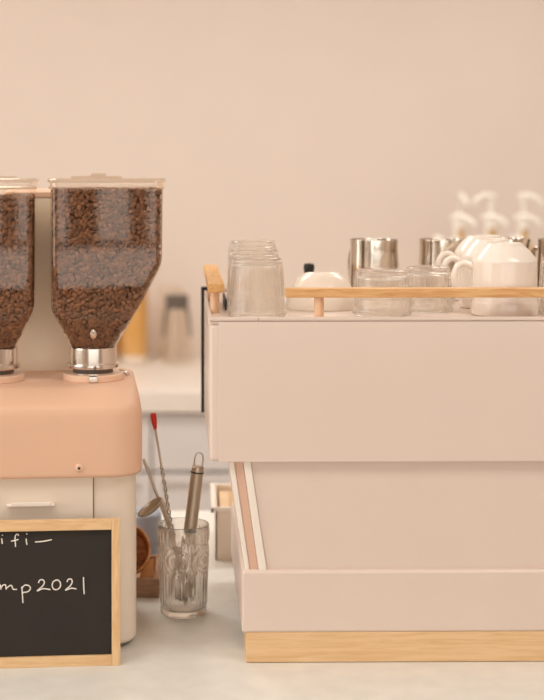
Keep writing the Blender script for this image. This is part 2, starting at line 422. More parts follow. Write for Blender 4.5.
# wooden rails on dowels
b = B(); add_box(b, 0.1075, W - 0.1075, 0.012, 0.034, 0.5085, 0.5215, 0.0012, 2); obj('cup_rail', b, M['beech'], em)['label'] = 'front wooden rail'
for px_ in (0.155, W - 0.31, W - 0.155):
    b = B(); lathe(b, [(0, 0.4767), (0.0068, 0.4767), (0.0068, 0.5092), (0, 0.5092)], 20, px_, 0.023); obj('rail_post', b, M['post'], em)
for s in (0, 1):
    xa, xb = (0.0003, 0.0240) if not s else (W - 0.0240, W - 0.0003)
    b = B(); add_box(b, xa, xb, 0.10, 0.52, 0.5085, 0.5215, 0.0012, 2); obj('side_rail', b, M['beech_y'], em)['label'] = 'side wooden rail'
    for yy in (0.118, 0.31, 0.49):
        b = B(); lathe(b, [(0, 0.4767), (0.0068, 0.4767), (0.0068, 0.5092), (0, 0.5092)], 20, (xa + xb) / 2 - (0.002 if not s else -0.002), yy); obj('rail_post', b, M['post'], em)
b = B()   # black edge strip at the rear corner
add_box(b, -0.0055, -0.0003, 0.4005, 0.4085, 0.284, 0.4915, 0.001); add_box(b, -0.0055, 0.0085, 0.4005, 0.4085, 0.4865, 0.4925, 0.001)
obj('rear_edge_strip', b, M['black'], em)['label'] = 'black strip down the rear corner'
b = B(); add_box(b, 0.0265, 0.0295, 0.16, 0.27, 0.4767, 0.4935, 0.001); obj('tray_edge_strip', b, M['black'], em)

mm = Matrix.Translation(em.location) @ Matrix.Rotation(yaw, 4, 'Z')
TZ = 0.4770                                   # top of the cup tray

# ------------------------------------------------------------------ pressed glass tumblers
def tumbler_bm(h, rt, rb, n=160, rows=90, nros=5, ribs=34, z_rib=0.46, z_ros=0.80, th=0.0028):
    """upright; ribs at the foot, round flower medallions in the middle, a small beaded band near the rim"""
    bm = B()
    R0 = lambda z: rb + (rt - rb) * (z / h)
    prof = [(0, 0.0), (rb - 0.004, 0.0), (rb - 0.001, 0.0012)]
    for i in range(rows + 1): z = 0.003 + (h - 0.0045) * i / rows; prof.append((R0(z), z))
    no = len(prof)
    prof += [(R0(h) - 0.0006, h - 0.0004), (R0(h) - th * 0.5, h), (R0(h) - th + 0.0005, h - 0.0005)]
    zi = 0.009
    for i in range(12): z = h - 0.002 - (h - 0.002 - zi - 0.003) * i / 11; prof.append((R0(z) - th, z))
    prof += [(R0(zi) - th - 0.003, zi), (0, zi)]
    dz = (z_ros - z_rib) * h / 2; zc = (z_ros + z_rib) * h / 2
    def fn(a, z, k, r):
        if k < 3 or k >= no: return 0.0
        q = z / h; s = 0.0
        if 0.10 < q < z_rib + 0.03: s = 0.0010 * abs(cos(ribs * a / 2)) * min(1, (q - 0.10) / 0.03) - 0.0002
        if z_rib - 0.02 < q < z_ros + 0.01:
            u = (a * nros / (2 * pi)) % 1.0 - 0.5
            d = hypot(u * 2 * pi * r / nros, z - zc) / dz
            if d < 1.02: s = 0.0012 * (0.5 + 0.5 * cos(d * 2 * pi * 3.0)) + (0.0004 * cos(12 * math.atan2(z - zc, u * 0.2)) if 0.62 < d < 0.95 else 0)
        if z_ros + 0.015 < q < 0.955:
            s = 0.0010 * abs(cos(ribs * 0.45 * a)) * sin(pi * (q - z_ros - 0.015) / (0.94 - z_ros)) ** 0.5 if q < z_ros + 0.955 - z_ros else 0
        return s
    lathe(bm, prof, n, fn=fn)
    return bm

tumbler = obj('tumbler_glass', tumbler_bm(0.139, 0.040, 0.0355), M['glass'], None, 61)
tumbler.location = at(183.5, 2.327, 0.0003)
tag(tumbler, 'tall pressed glass tumbler holding bar tools on the counter', 'glass')
TX, TY = tumbler.location.x, tumbler.location.y

inv = Matrix.Rotation(pi, 4, 'X')
def inverted(bm, h): bm.transform(Matrix.Translation((0, 0, h)) @ inv); return bm
GG = 'upside down glasses on the coffee machine'
sp = [(257, 2.170, 0.085, 0.0420, 0.0355, 'upturned ribbed glass nearest the front of the short row beside the side rail'),
      (254, 2.290, 0.091, 0.0420, 0.0360, 'middle upturned ribbed glass of the short row beside the side rail'),
      (252.5, 2.430, 0.096, 0.0415, 0.0370, 'rearmost, highest looking upturned ribbed glass beside the side rail')]
for px_, D, h, rt, rb, lab in sp:
    o = obj('ribbed_glass', inverted(tumbler_bm(h, rt, rb, 140, 70, 6, 30, 0.12 / 0.9 + 0.5, 0.9), h), M['glass_tray'], None, 61)
    o.location = at(px_, D, TZ); tag(o, lab, 'glass', GG)
for px_, D, h, rt, rb, lab in ((382, 2.190, 0.066, 0.0435, 0.038, 'low upturned clear glass in front of the leftmost steel pitcher'),
                               (428, 2.245, 0.067, 0.0370, 0.033, 'low upturned clear glass just left of the mug handles'),
                               (567, 2.200, 0.082, 0.0420, 0.037, 'upturned clear glass right of the front white mug')):
    o = obj('ribbed_glass', inverted(tumbler_bm(h, rt, rb, 128, 60, 6, 30, 0.6, 0.9), h), M['glass_tray'], None, 61)
    o.location = at(px_, D, TZ); tag(o, lab, 'glass', GG)

# ------------------------------------------------------------------ white mugs, bowl, steel pitchers on the tray
def make_mug(label):
    t = thing('coffee_mug', label, 'mug', (0, 0, 0), 0, 'upside down white mugs')
    h = 0.1045
    prof = [(0, h - 0.003), (0.0225, h - 0.003), (0.0235, h), (0.0262, h), (0.0275, h - 0.003), (0.036, h - 0.0105), (0.0432, h - 0.0195), (0.0462, h - 0.0245),
            (0.0470, h - 0.0265), (0.0468, h - 0.028), (0.0470, 0.06), (0.0474, 0.022), (0.0478, 0.0195), (0.0483, 0.018), (0.0484, 0.004), (0.0478, 0.0006), (0.0460, 0.0), (0.0446, 0.003),
            (0.0440, 0.06), (0.042, h - 0.026), (0.034, h - 0.015), (0.02, h - 0.008), (0, h - 0.008)]
    b = B(); lathe(b, prof, 64); obj('mug_body', b, M['porcelain'], t, 35)
    b = B()
    pts = catmull([(-0.045, 0, 0.068), (-0.058, 0, 0.0745), (-0.069, 0, 0.0695), (-0.0735, 0, 0.054), (-0.069, 0, 0.037), (-0.058, 0, 0.027), (-0.0455, 0, 0.025)], 6)
    tube(b, pts, 0.0048, 12, sx=1.35); obj('handle', b, M['porcelain'], t, 60)
    return t
mug = make_mug('white mug upside down at the front, its wide body in full view')
mug.location = at(504.5, 2.19, TZ)
dup(mug, at(491, 2.305, TZ), R(3), 'white mug upside down just behind the front mug')
dup(mug, at(484, 2.425, TZ), R(-2), 'white mug upside down third from the front, its handle leftmost')

b = B()
prof = [(0, 0.046), (0.020, 0.046), (0.022, 0.0475), (0.026, 0.0475), (0.0285, 0.0455), (0.037, 0.0405), (0.0455, 0.029), (0.053, 0.014), (0.0565, 0.002), (0.0558, 0.0), (0.0545, 0.0012),
        (0.051, 0.013), (0.0435, 0.026), (0.034, 0.037), (0, 0.0415)]
lathe(b, [(r, z * 1.12) for r, z in prof], 64); o = obj('porcelain_bowl', b, M['porcelain_warm'], None, 40); o.location = at(322, 2.29, TZ)
tag(o, 'white bowl upside down behind the gap in the front rail', 'bowl')

t = thing('tamper', 'small black topped tamper peeping over the white bowl', 'tamper', at(309, 2.54, TZ + 0.0002))
b = B(); lathe(b, [(0, 0), (0.024, 0), (0.025, 0.002), (0.025, 0.009), (0.010, 0.012), (0, 0.012)], 32); obj('tamper_base', b, M['steel'], t)
b = B(); lathe(b, [(0, 0.011), (0.009, 0.011), (0.0075, 0.024), (0.0085, 0.038), (0.0095, 0.045), (0.008, 0.0505), (0, 0.0520)], 24); obj('knob', b, M['black'], t)

def make_pitcher(label):
    t = thing('milk_pitcher', label, 'pitcher', (0, 0, 0), 0, 'steel milk pitchers')
    h, n = 0.0945, 64
    def fn(a, z, k, r):
        d = (a - R(-62) + pi) % (2 * pi) - pi                     # the spout
        return 0.0085 * math.exp(-(d / 0.20) ** 2) * max(0, (z - 0.045) / (h - 0.045)) ** 2
    prof = [(0, 0.0), (0.038, 0.0), (0.0405, 0.002), (0.0415, 0.006), (0.0412, 0.03), (0.0404, 0.055), (0.0396, 0.070), (0.0393, 0.080), (0.0398, h - 0.001), (0.0394, h), (0.0388, h - 0.001),
            (0.0384, 0.080), (0.0388, 0.065), (0.0398, 0.03), (0.0395, 0.006), (0, 0.004)]
    b = B(); lathe(b, prof, n, fn=fn); obj('pitcher_body', b, M['steel'], t, 40)
    a = R(118); u = Vector((cos(a), sin(a), 0))
    b = B(); pts = catmull([u * 0.038 + Vector((0, 0, 0.074)), u * 0.056 + Vector((0, 0, 0.076)), u * 0.066 + Vector((0, 0, 0.062)), u * 0.066 + Vector((0, 0, 0.030)), u * 0.054 + Vector((0, 0, 0.014)), u * 0.040 + Vector((0, 0, 0.014))], 5)
    tube(b, pts, 0.0035, 10, sx=1.8); obj('handle', b, M['steel'], t, 60)
    return t
pit = make_pitcher('steel milk pitcher standing alone, left of the other pitchers')
pit.location = at(374, 2.50, TZ)
dup(pit, at(443, 2.50, TZ), R(-8), 'steel milk pitcher half hidden behind the mug handles')
dup(pit, at(505, 2.535, TZ), R(20), 'steel milk pitcher with only its rim showing above the mugs')
dup(pit, at(562, 2.50, TZ), R(5), 'steel milk pitcher cut by the edge of the photo')

# ------------------------------------------------------------------ coffee grinder with two hoppers
gy = R(4.6)
gr = thing('coffee_grinder', 'peach and ivory twin hopper coffee grinder behind the chalkboard', 'coffee grinder', at(137.5, 2.150), gy)
GW, GD = 0.270, 0.256
b = B()
loft(b, [rrect(-GW + e, -e, 0.0 + e, GD - e, 0.042, z, 8) for e, z in ((0.004, 0.006), (0.001, 0.009), (0.0, 0.014), (0.0, 0.252))])
obj('grinder_body', b, M['ivory'], gr)
b = B(); add_box(b, -GW + 0.03, -0.03, 0.03, GD - 0.03, 0.0, 0.007); obj('foot', b, M['black'], gr)
b = B()
loft(b, [rrect(-GW - 0.006 + s, 0.008 - s, -0.014 + f, GD + 0.002 - s * 0.4, 0.046, z, 8) for s, f, z in
         ((0.006, 0.006, 0.250), (0.002, 0.002, 0.2505), (0.0005, 0.0005, 0.253), (0.0, 0.0, 0.257), (0.0, 0.0, 0.325), (0.0006, 0.0006, 0.338), (0.0018, 0.002, 0.347), (0.0030, 0.008, 0.3535),
          (0.0045, 0.024, 0.3615), (0.0062, 0.042, 0.3685), (0.0085, 0.052, 0.3715), (0.0130, 0.060, 0.3725))])
obj('peach_hood', b, M['peach'], gr, 60)['label'] = 'rounded peach hood'
b = B(); add_box(b, -GW + 0.062, -0.0622, -0.0012, 0.01, 0.090, 0.2503); obj('drawer_gap', b, M['gap'], gr)
# drawer front with its lip handle
b = B(); add_box(b, -GW + 0.065, -0.0635, -0.003, 0.02, 0.090, 0.2505, 0.0015, 2); d = obj('drawer', b, M['ivory'], gr)
b = B()
add_box(b, -0.186, -0.118, -0.0105, -0.0025, 0.2095, 0.2135, 0.0016, 2); add_box(b, -0.180, -0.124, -0.0115, -0.0085, 0.2105, 0.2165, 0.0012, 2)
obj('drawer_handle', b, M['cream_edge'], d)
b = B(); lathe(b, [(0, 0.0035), (0.004, 0.003), (0.0056, 0.001), (0.0058, 0.0), (0, 0.0)], 20)
b.transform(Matrix.Translation((-0.0835, -0.0138, 0.265)) @ Matrix.Rotation(pi / 2, 4, 'X')); sc = obj('hood_screw', b, M['peach_ring'], gr)
b = B(); lathe(b, [(0, 0.0039), (0.0019, 0.0039), (0.0019, 0.0020), (0, 0.0020)], 12)
b.transform(Matrix.Translation((-0.0835, -0.0138, 0.265)) @ Matrix.Rotation(pi / 2, 4, 'X')); obj('screw_socket', b, M['black'], sc)
b = B(); pts = catmull([(-0.030, 0.150, 0.370), (-0.030, 0.150, 0.3755), (-0.024, 0.150, 0.3785), (-0.014, 0.150, 0.378), (-0.009, 0.150, 0.374), (-0.0085, 0.150, 0.366)], 5)
tube(b, pts, 0.0032, 10); obj('hook', b, M['steel'], gr, 60)
# upright column at the rear, between the hoppers
b = B(); loft(b, [rrect(-0.200, -0.080, 0.216, 0.254, 0.010, z, 4) for z in (0.370, 0.646)]); obj('rear_column', b, M['column'], gr)
b = B(); loft(b, [rrect(-0.202 + s, -0.078 - s, 0.214 + s, 0.256 - s, 0.010, z, 4) for s, z in ((0, 0.645), (0, 0.652), (0.010, 0.658))]); obj('column_cap', b, M['peach'], gr)

# hopper: section list (z, x0, x1, y0, y1, radius)
SEC = [(0.4195, -0.0335, 0.0335, -0.0335, 0.0335, 0.0335), (0.424, -0.0345, 0.0355, -0.0345, 0.0345, 0.033), (0.472, -0.0575, 0.0605, -0.060, 0.060, 0.016), (0.481, -0.0610, 0.0655, -0.063, 0.063, 0.014),
       (0.490, -0.0620, 0.0705, -0.064, 0.064, 0.013), (0.540, -0.0625, 0.0965, -0.065, 0.065, 0.012), (0.549, -0.0625, 0.1000, -0.065, 0.065, 0.012), (0.558, -0.0625, 0.1015, -0.065, 0.065, 0.012),
       (0.6605, -0.0630, 0.1025, -0.065, 0.065, 0.012)]
def sec_at(z):
    for a, c in zip(SEC, SEC[1:]):
        if a[0] <= z <= c[0]:
            t_ = (z - a[0]) / (c[0] - a[0]); return [a[i] + (c[i] - a[i]) * t_ for i in range(1, 6)]
    return list((SEC[0] if z < SEC[0][0] else SEC[-1])[1:])
def ring(z, inset=0.0, mir=1, n=6):
    x0, x1, y0, y1, r = sec_at(z)
    p = rrect(x0 + inset, x1 - inset, y0 + inset, y1 - inset, max(0.002, r - inset), z, n)
    return [(mir * x, y, zz) for x, y, zz in p]

def bean_mesh():
    t = bmesh.new(); bmesh.ops.create_uvsphere(t, u_segments=12, v_segments=7, radius=1.0)
    t.transform(Matrix.Rotation(pi / 2, 4, 'Y'))
    for v in t.verts:
        x, y, z = v.co
        if z < 0: z *= 0.42
        if z < 0 and abs(y) < 0.28: z += 0.20 * (1 - abs(y) / 0.28)
        v.co = (x * 0.0048, y * 0.0037, z * 0.0030)
    vs = [v.co.copy() for v in t.verts]; t.verts.ensure_lookup_table()
    fs = [[v.index for v in f.verts] for f in t.faces]; t.free(); return vs, fs
BV, BF = bean_mesh()

def beans(name, top, mir, parent_loc, seed, label):
    rnd = random.Random(seed)
    zs = [0.4205, 0.430, 0.472, 0.481, 0.490, 0.540, 0.549, 0.558, 0.60, 0.63, top]
    core = B(); loft(core, [ring(z, 0.0075, mir) for z in zs])
    bmesh.ops.recalc_face_normals(core, faces=list(core.faces)); bmesh.ops.triangulate(core, faces=list(core.faces))
    surf = [ring(z, 0.0048, mir) for z in zs]
    sb = B(); loft(sb, surf); bmesh.ops.recalc_face_normals(sb, faces=list(sb.faces)); bmesh.ops.triangulate(sb, faces=list(sb.faces))
    tris = [(f.calc_area(), [v.co.copy() for v in f.verts], f.normal.copy()) for f in sb.faces]; sb.free()
    cum = []; s = 0
    for a, _, _ in tris: s += a; cum.append(s)
    import bisect
    pts = []; grid = {}; md = 0.0047
    for _ in range(120000):
        k = min(bisect.bisect(cum, rnd.random() * s), len(tris) - 1); _, (p, q, r), nn = tris[k]
        u, v = rnd.random(), rnd.random()
        if u + v > 1: u, v = 1 - u, 1 - v
        c = p + (q - p) * u + (r - p) * v
        if c.y > 0.03 and nn.y > 0.5 and rnd.random() < 0.6: continue
        key = (int(c.x // md), int(c.y // md), int(c.z // md)); ok = True
        for dx in (-1, 0, 1):
            for dy in (-1, 0, 1):
                for dz in (-1, 0, 1):
                    for o_ in grid.get((key[0] + dx, key[1] + dy, key[2] + dz), ()):
                        if (o_ - c).length < md: ok = False
        if ok: grid.setdefault(key, []).append(c); pts.append((c, nn))
    verts, faces = [], []
    for v in core.verts: verts.append(v.co.copy())
    core.verts.index_update()
    for f in core.faces: faces.append([v.index for v in f.verts])
    nc = len(faces); core.free()
    for c, nn in pts:
        # lie more or less flat against the wall, either face out
        up = nn if rnd.random() < 0.55 else -nn
        up = (up + Vector((rnd.gauss(0, .35), rnd.gauss(0, .35), rnd.gauss(0, .35)))).normalized()
        q = Vector((0, 0, 1)).rotation_difference(up).to_matrix() @ Matrix.Rotation(rnd.random() * 2 * pi, 3, 'Z')
        sc_ = rnd.uniform(0.88, 1.1); base = len(verts); c2 = c - nn * rnd.uniform(0.0, 0.002)
        verts += [q @ (v * sc_) + c2 for v in BV]; faces += [[i + base for i in f] for f in BF]
    me = bpy.data.meshes.new(name); me.from_pydata(verts, [], faces)
    me.materials.append(M['bean']); me.materials.append(M['bean_core'])
    me.polygons.foreach_set('use_smooth', [True] * len(me.polygons))
    me.polygons.foreach_set('material_index', [1] * nc + [0] * (len(faces) - nc))
    o = bpy.data.objects.new(name, me); C.objects.link(o)
    o.matrix_world = parent_loc
    tag(o, label, 'coffee beans', None, 'stuff'); return o

GM = Matrix.Translation(gr.location) @ Matrix.Rotation(gy, 4, 'Z')
def hopper(cx, mir, top, seed, lab):
    cy = 0.118
    h = bpy.data.objects.new('bean_hopper', None); C.objects.link(h); h.parent = gr; h.location = (cx, cy, 0)
    h.empty_display_size = 0.05; h['label'] = lab
    b = B()
    zs = [s[0] for s in SEC] ; zs.insert(-1, 0.62)
    loft(b, [ring(z, 0, mir) for z in zs], False, False)
    o = obj('hopper_shell', b, M['hopper'], h, 50)
    b = B()   # thick clear lid with a lip, a raised centre and a grip
    x0, x1, y0, y1, r = SEC[-1][1:]
    fx = lambda p: [(mir * x, y, z) for x, y, z in p]
    loft(b, [fx(rrect(x0 - e, x1 + e, y0 - e, y1 + e, 0.014, z)) for e, z in ((0.001, 0.6595), (0.0025, 0.660), (0.0030, 0.6625), (0.0005, 0.6635), (0.0005, 0.669), (0.0040, 0.6700), (0.0045, 0.6735), (0.003, 0.6750), (-0.010, 0.6752))], True, True)
    lid = obj('hopper_lid', b, M['hopper_lid'], h, 50)
    b = B(); add_box(b, mir * 0.005 - 0.038, mir * 0.005 + 0.038, -0.02, 0.02, 0.675, 0.6785, 0.0015); add_box(b, mir * 0.008 - 0.012, mir * 0.008 + 0.012, -0.010, 0.010, 0.678, 0.6825, 0.002)
    obj('lid_grip', b, M['hopper_lid'], h, 50)
    b = B(); lathe(b, [(0, 0.002), (0.0022, 0.0017), (0.0036, 0.0)], 20); b.transform(Matrix.Translation((mir * 0.000, -0.0492, 0.445)) @ Matrix.Rotation(pi / 2 + R(25), 4, 'X') @ Matrix.Diagonal((1.35, 2.3, 1.2, 1)))
    obj('vent_button', b, M['chrome'], h, 60)
    # metal collar, screwed flange, clamp ring and tab
    b = B(); lathe(b, [(0.0320, 0.4215), (0.0352, 0.4215), (0.0356, 0.4195), (0.0356, 0.399), (0.0346, 0.3985), (0.0346, 0.3965), (0.0320, 0.3965)], 48); obj('collar', b, M['chrome'], h, 35)
    b = B(); lathe(b, [(0.0300, 0.3970), (0.0388, 0.3970), (0.0392, 0.3960), (0.0392, 0.3920), (0.0386, 0.3910), (0.0300, 0.3910)], 48); fl = obj('collar_flange', b, M['chrome'], h, 35)
    for k in range(6):
        a = R(-90 + 60 * k + 4); b = B(); lathe(b, [(0, 0.002), (0.0022, 0.0014), (0.0028, 0)], 12)
        b.transform(Matrix.Translation((0.0388 * cos(a), 0.0388 * sin(a), 0.394)) @ Matrix.Rotation(a, 4, 'Z') @ Matrix.Rotation(pi / 2, 4, 'Y')); obj('flange_screw', b, M['screw'], h, 60)
    b = B(); lathe(b, [(0.028, 0.3912), (0.0300, 0.3912), (0.0305, 0.388), (0.0300, 0.3835), (0.028, 0.3835)], 40); obj('dark_neck', b, M['grey_plastic'], h, 35)
    b = B(); lathe(b, [(0.026, 0.3840), (0.0318, 0.3840), (0.0322, 0.3835), (0.0322, 0.3795), (0.026, 0.3790)], 40); obj('clamp_ring', b, M['chrome'], h, 35)
    b = B(); add_box(b, -0.0065, 0.0065, -0.0485, -0.030, 0.3795, 0.3825, 0.001); add_box(b, -0.0065, 0.0065, -0.0490, -0.0460, 0.3735, 0.3825, 0.001); obj('clamp_tab', b, M['chrome'], h)
    b = B(); lathe(b, [(0, 0.3724), (0.0445, 0.3724), (0.0452, 0.3732), (0.0452, 0.3812), (0.0442, 0.3824), (0, 0.3826)], 48); obj('seat_ring', b, M['peach_ring'], h, 35)
    return GM @ Matrix.Translation((cx, cy, 0))
mr = hopper(-0.0625, 1, 0.6575, 3, 'right hand clear hopper')
ml = hopper(-0.2110, -1, 0.6495, 5, 'left hand clear hopper')
beans('coffee_beans', 0.6575, 1, mr, 3, 'roasted coffee beans filling the wide clear hopper seen whole')
beans('coffee_beans', 0.6475, -1, ml, 5, 'roasted coffee beans in the clear hopper cut by the photo edge')

# ------------------------------------------------------------------ chalkboard
cbd = 2.083; KX = 1500 / cbd
yb = R(4.6); lean = R(5.0)
cb = thing('chalkboard', 'small black chalkboard in a pale wood frame leaning on the grinder', 'chalkboard', at(120.5, cbd, 0.0))
cb.rotation_euler = (-lean, 0, yb)
BW, BH, FR, FS = 0.300, 0.2000, 0.0145, 0.0120
b = B(); add_box(b, -BW + FS, -FS, 0, 0.013, 0, FR, 0.0008, 2); obj('frame_bottom', b, M['pine'], cb)
b = B(); add_box(b, -BW + FS, -FS, 0, 0.013, BH - FR, BH, 0.0008, 2); obj('frame_top', b, M['pine'], cb)
for x in (-BW, -FS):
    b = B(); add_box(b, x, x + FS, 0, 0.013, 0, BH, 0.0008, 2); obj('frame_side', b, M['pine_z'], cb)
b = B(); add_box(b, -BW + 0.006, -0.006, 0.005, 0.010, 0.006, BH - 0.006); obj('writing_surface', b, M['board'], cb)
def zp(x, y):                                  # zoomed-sketch coordinates of the handwriting -> board
    px_, py_ = x / 4.185, 515 + y / 4.185
    sl = (120.5 - px_) * 0.024                 # the lines climb a little to the right
    return Vector(((px_ - 120.5) / KX, 0.0047, (664.5 + sl - py_) / KX * 1.0))
strokes = [[(10, 92), (11, 96)], [(8, 108), (9, 118), (10, 130)],
           [(79, 96), (74, 90), (66, 94), (63, 110), (65, 128), (65, 142)], [(47, 119), (62, 116), (78, 111)],
           [(112, 86), (113, 91)], [(110, 108), (111, 120), (113, 133)], [(147, 122), (180, 119), (217, 112)],
           [(-6, 302), (2, 299), (6, 318)], [(4, 312), (14, 300), (24, 299), (27, 318)], [(27, 314), (40, 303), (50, 302), (56, 316), (72, 317)],
           [(92, 306), (95, 340), (97, 373)], [(92, 314), (104, 300), (122, 302), (128, 314), (118, 326), (96, 330)],
           [(162, 291), (166, 280), (178, 277), (186, 286), (180, 302), (157, 322), (163, 321), (182, 314), (212, 318)],
           [(236, 278), (224, 285), (219, 300), (225, 315), (240, 317), (252, 307), (253, 290), (244, 279), (234, 279)],
           [(281, 286), (286, 276), (297, 274), (303, 284), (296, 300), (275, 319), (284, 317), (300, 312), (320, 315)],
           [(350, 266), (351, 300), (353, 336)]]
for part_ in (strokes[:7], strokes[7:]):
    b = B()
    for st in part_:
        tube(b, catmull([zp(*q) for q in st], 6), 0.0008, 6, sx=0.5)
    obj('handwritten_lettering', b, M['chalk'], cb, 60)

# ------------------------------------------------------------------ bar tools in the tumbler
def P(px, py, D=2.327): return Vector(((px - PX) * D / FP, D, CT + 0.695 - (py - PY) * D / FP))
t = thing('bar_spoon', 'long twisted steel bar spoon with a red tip in the tumbler', 'spoon', (TX, TY, CT + 0.012))
o0 = Vector(t.location)
A, Bm, E = P(155, 427) - o0, P(171.5, 527) - o0, Vector((0.006, 0.006, 0.003))
b = B(); pts = [A + (Bm - A) * (i / 20) for i in range(21)]; tube(b, pts[:9], 0.0017, 10); obj('stem', b, M['brushed'], t, 60)
b = B()   # twisted length
L = [pts[8] + (Bm - pts[8]) * (i / 60) for i in range(61)] + [Bm + (E - Bm) * (i / 60) for i in range(1, 50)]
for ph in (0, pi):
    tube(b, [p + Vector((cos(i * 0.42 + ph), sin(i * 0.42 + ph), 0)) * 0.0019 for i, p in enumerate(L)], 0.0013, 6)
obj('twisted_stem', b, M['brushed'], t, 60)
b = B(); q = [A + (P(153, 413) - o0 - A) * (i / 6) for i in range(-1, 7)]; tube(b, q, [0.0022, 0.0028, 0.0036, 0.0042, 0.0046, 0.0048, 0.0046, 0.0036], 14, sx=0.8); obj('red_tip', b, M['red'], t, 60)['label'] = 'red rubber tip'
b = B(); t2 = bmesh.new(); bmesh.ops.create_uvsphere(t2, u_segments=16, v_segments=10, radius=1); t2.transform(Matrix.Translation(Vector((0.003, 0.006, 0.018))) @ Matrix.Diagonal((0.008, 0.003, 0.016, 1))); merge(b, t2); obj('spoon_bowl', b, M['brushed'], t, 60)

t = thing('whisk', 'steel handled whisk with hanging loop standing in the tumbler', 'whisk', (TX, TY, CT + 0.012)); o0 = Vector(t.location)
top, mid = P(198, 466, 2.322) - o0, P(190.5, 527, 2.322) - o0
dr = (mid - top).normalized(); bot = top + dr * 0.205
b = B(); e = top + dr * 0.100; tube(b, [top, top + dr * 0.001, top + dr * 0.006, top + dr * 0.0065, e], [0.0080, 0.0094, 0.0096, 0.0098, 0.0102], 24); obj('handle', b, M['brushed'], t, 50)
b = B(); c = top + dr * 0.0095; tube(b, [c - dr * 0.0011, c + dr * 0.0011], 0.0103, 24); obj('handle_band', b, M['black'], t, 50)
b = B(); tube(b, [e, e + dr * 0.004], 0.0105, 24); obj('handle_collar', b, M['black'], t, 50)
b = B(); sx_ = Vector((1, 0, 0)) - dr * dr.x; sx_.normalize()
tube(b, catmull([top + sx_ * -0.0062 + dr * 0.004, top + sx_ * -0.0066 - dr * 0.010, top + sx_ * -0.0046 - dr * 0.018, top - dr * 0.0205, top + sx_ * 0.0046 - dr * 0.018, top + sx_ * 0.0066 - dr * 0.010, top + sx_ * 0.0062 + dr * 0.004], 5), 0.0011, 8); obj('hanging_loop', b, M['brushed'], t, 60)
b = B(); sy_ = dr.cross(sx_)
for k in range(6):
    a = pi * k / 6; u = sx_ * cos(a) + sy_ * sin(a)
    tube(b, catmull([e + u * 0.004, e + dr * 0.035 + u * 0.013, e + dr * 0.080 + u * 0.018, e + dr * 0.103 + u * 0.012, e + dr * 0.108, e + dr * 0.103 - u * 0.012, e + dr * 0.080 - u * 0.018, e + dr * 0.035 - u * 0.013, e - u * 0.004 + dr * 0.0], 4), 0.0012, 6)
obj('whisk_wires', b, M['brushed'], t, 60)

t = thing('stirring_rod', 'plain thin steel rod leaning left in the tumbler', 'rod', (TX, TY, CT + 0.012)); o0 = Vector(t.location)
b = B(); A, E = P(143.5, 459, 2.335) - o0, Vector((0.020, 0.012, 0.004)); tube(b, [A, A + (E - A) * 0.02, A + (E - A) * 0.5, E], [0.0017, 0.0024, 0.0024, 0.0024], 12); obj('rod', b, M['brushed'], t, 60)

t = thing('scoop_spoon', 'steel spoon with its bowl tipped up over the tumbler rim', 'spoon', (TX, TY, CT + 0.012)); o0 = Vector(t.location)
cbw = P(149.5, 506.5, 2.300) - o0
b = B(); t2 = bmesh.new(); bmesh.ops.create_uvsphere(t2, u_segments=28, v_segments=14, radius=1)
for v in list(t2.verts):
    if v.co.z > 0.02: t2.verts.remove(v)
geo = bmesh.ops.solidify(t2, geom=list(t2.faces), thickness=0.06)
t2.transform(Matrix.Translation(cbw) @ Matrix.Rotation(R(-36), 4, 'Y') @ Matrix.Rotation(R(14), 4, 'X') @ Matrix.Diagonal((0.0225, 0.0155, 0.010, 1))); merge(b, t2)
obj('spoon_bowl', b, M['brushed'], t, 60)
b = B(); tube(b, catmull([cbw + Vector((0.0165, 0.004, 0.0115)), P(163.5, 503.5, 2.303) - o0, P(167, 519, 2.310) - o0, P(174, 545, 2.317) - o0, Vector((0.006, -0.012, 0.004))], 6), 0.0026, 10, sx=0.6); obj('handle', b, M['brushed'], t, 60)

# ------------------------------------------------------------------ wooden tray and what lies in it
t = thing('wooden_tray', 'low brown wooden tray on the counter behind the grinder', 'tray', at(159.5, 2.408))
TW, TD = 0.120, 0.150
b = B(); add_box(b, -TW, 0, 0, 0.009, 0.0, 0.0305, 0.001); obj('tray_side', b, M['traywood'], t)
b = B(); add_box(b, -TW, 0, TD - 0.009, TD, 0.0, 0.0305, 0.001); obj('tray_side', b, M['traywood'], t)
for x in (-TW, -0.009):
    b = B(); add_box(b, x, x + 0.009, 0.009, TD - 0.009, 0.0, 0.0305, 0.001); obj('tray_side', b, M['traywood'], t)
b = B(); add_box(b, -TW + 0.009, -0.009, 0.009, TD - 0.009, 0.001, 0.006); obj('tray_floor', b, M['traywood'], t)
tl = Vector(t.location)
b = B(); lathe(b, [(0, 0), (0.026, 0), (0.030, 0.004), (0.033, 0.030), (0.034, 0.060), (0.033, 0.063), (0.031, 0.061), (0.030, 0.030), (0.026, 0.006), (0, 0.006)], 40)
b.transform(Matrix.Rotation(R(72), 4, 'X') @ Matrix.Scale(1.22, 4)); o = obj('wooden_cup', b, M['amberwood'], None, 40); o.location = tl + Vector((-0.056, 0.100, 0.047))
tag(o, 'amber brown wooden cup lying on its side in the tray', 'cup')
b = B(); add_hexa(b, [(-0.014, -0.006, 0), (0.016, -0.006, 0), (0.016, 0.006, 0), (-0.014, 0.006, 0), (0.004, 0.004, 0.046), (0.017, 0.004, 0.050), (0.017, 0.010, 0.050), (0.004, 0.010, 0.046)], 0.002)
o = obj('paper_sachet', b, M['orange_paper']); o.location = tl + Vector((-0.027, 0.0185, 0.0065)); tag(o, 'folded orange brown paper sachet standing in the tray', 'sachet')
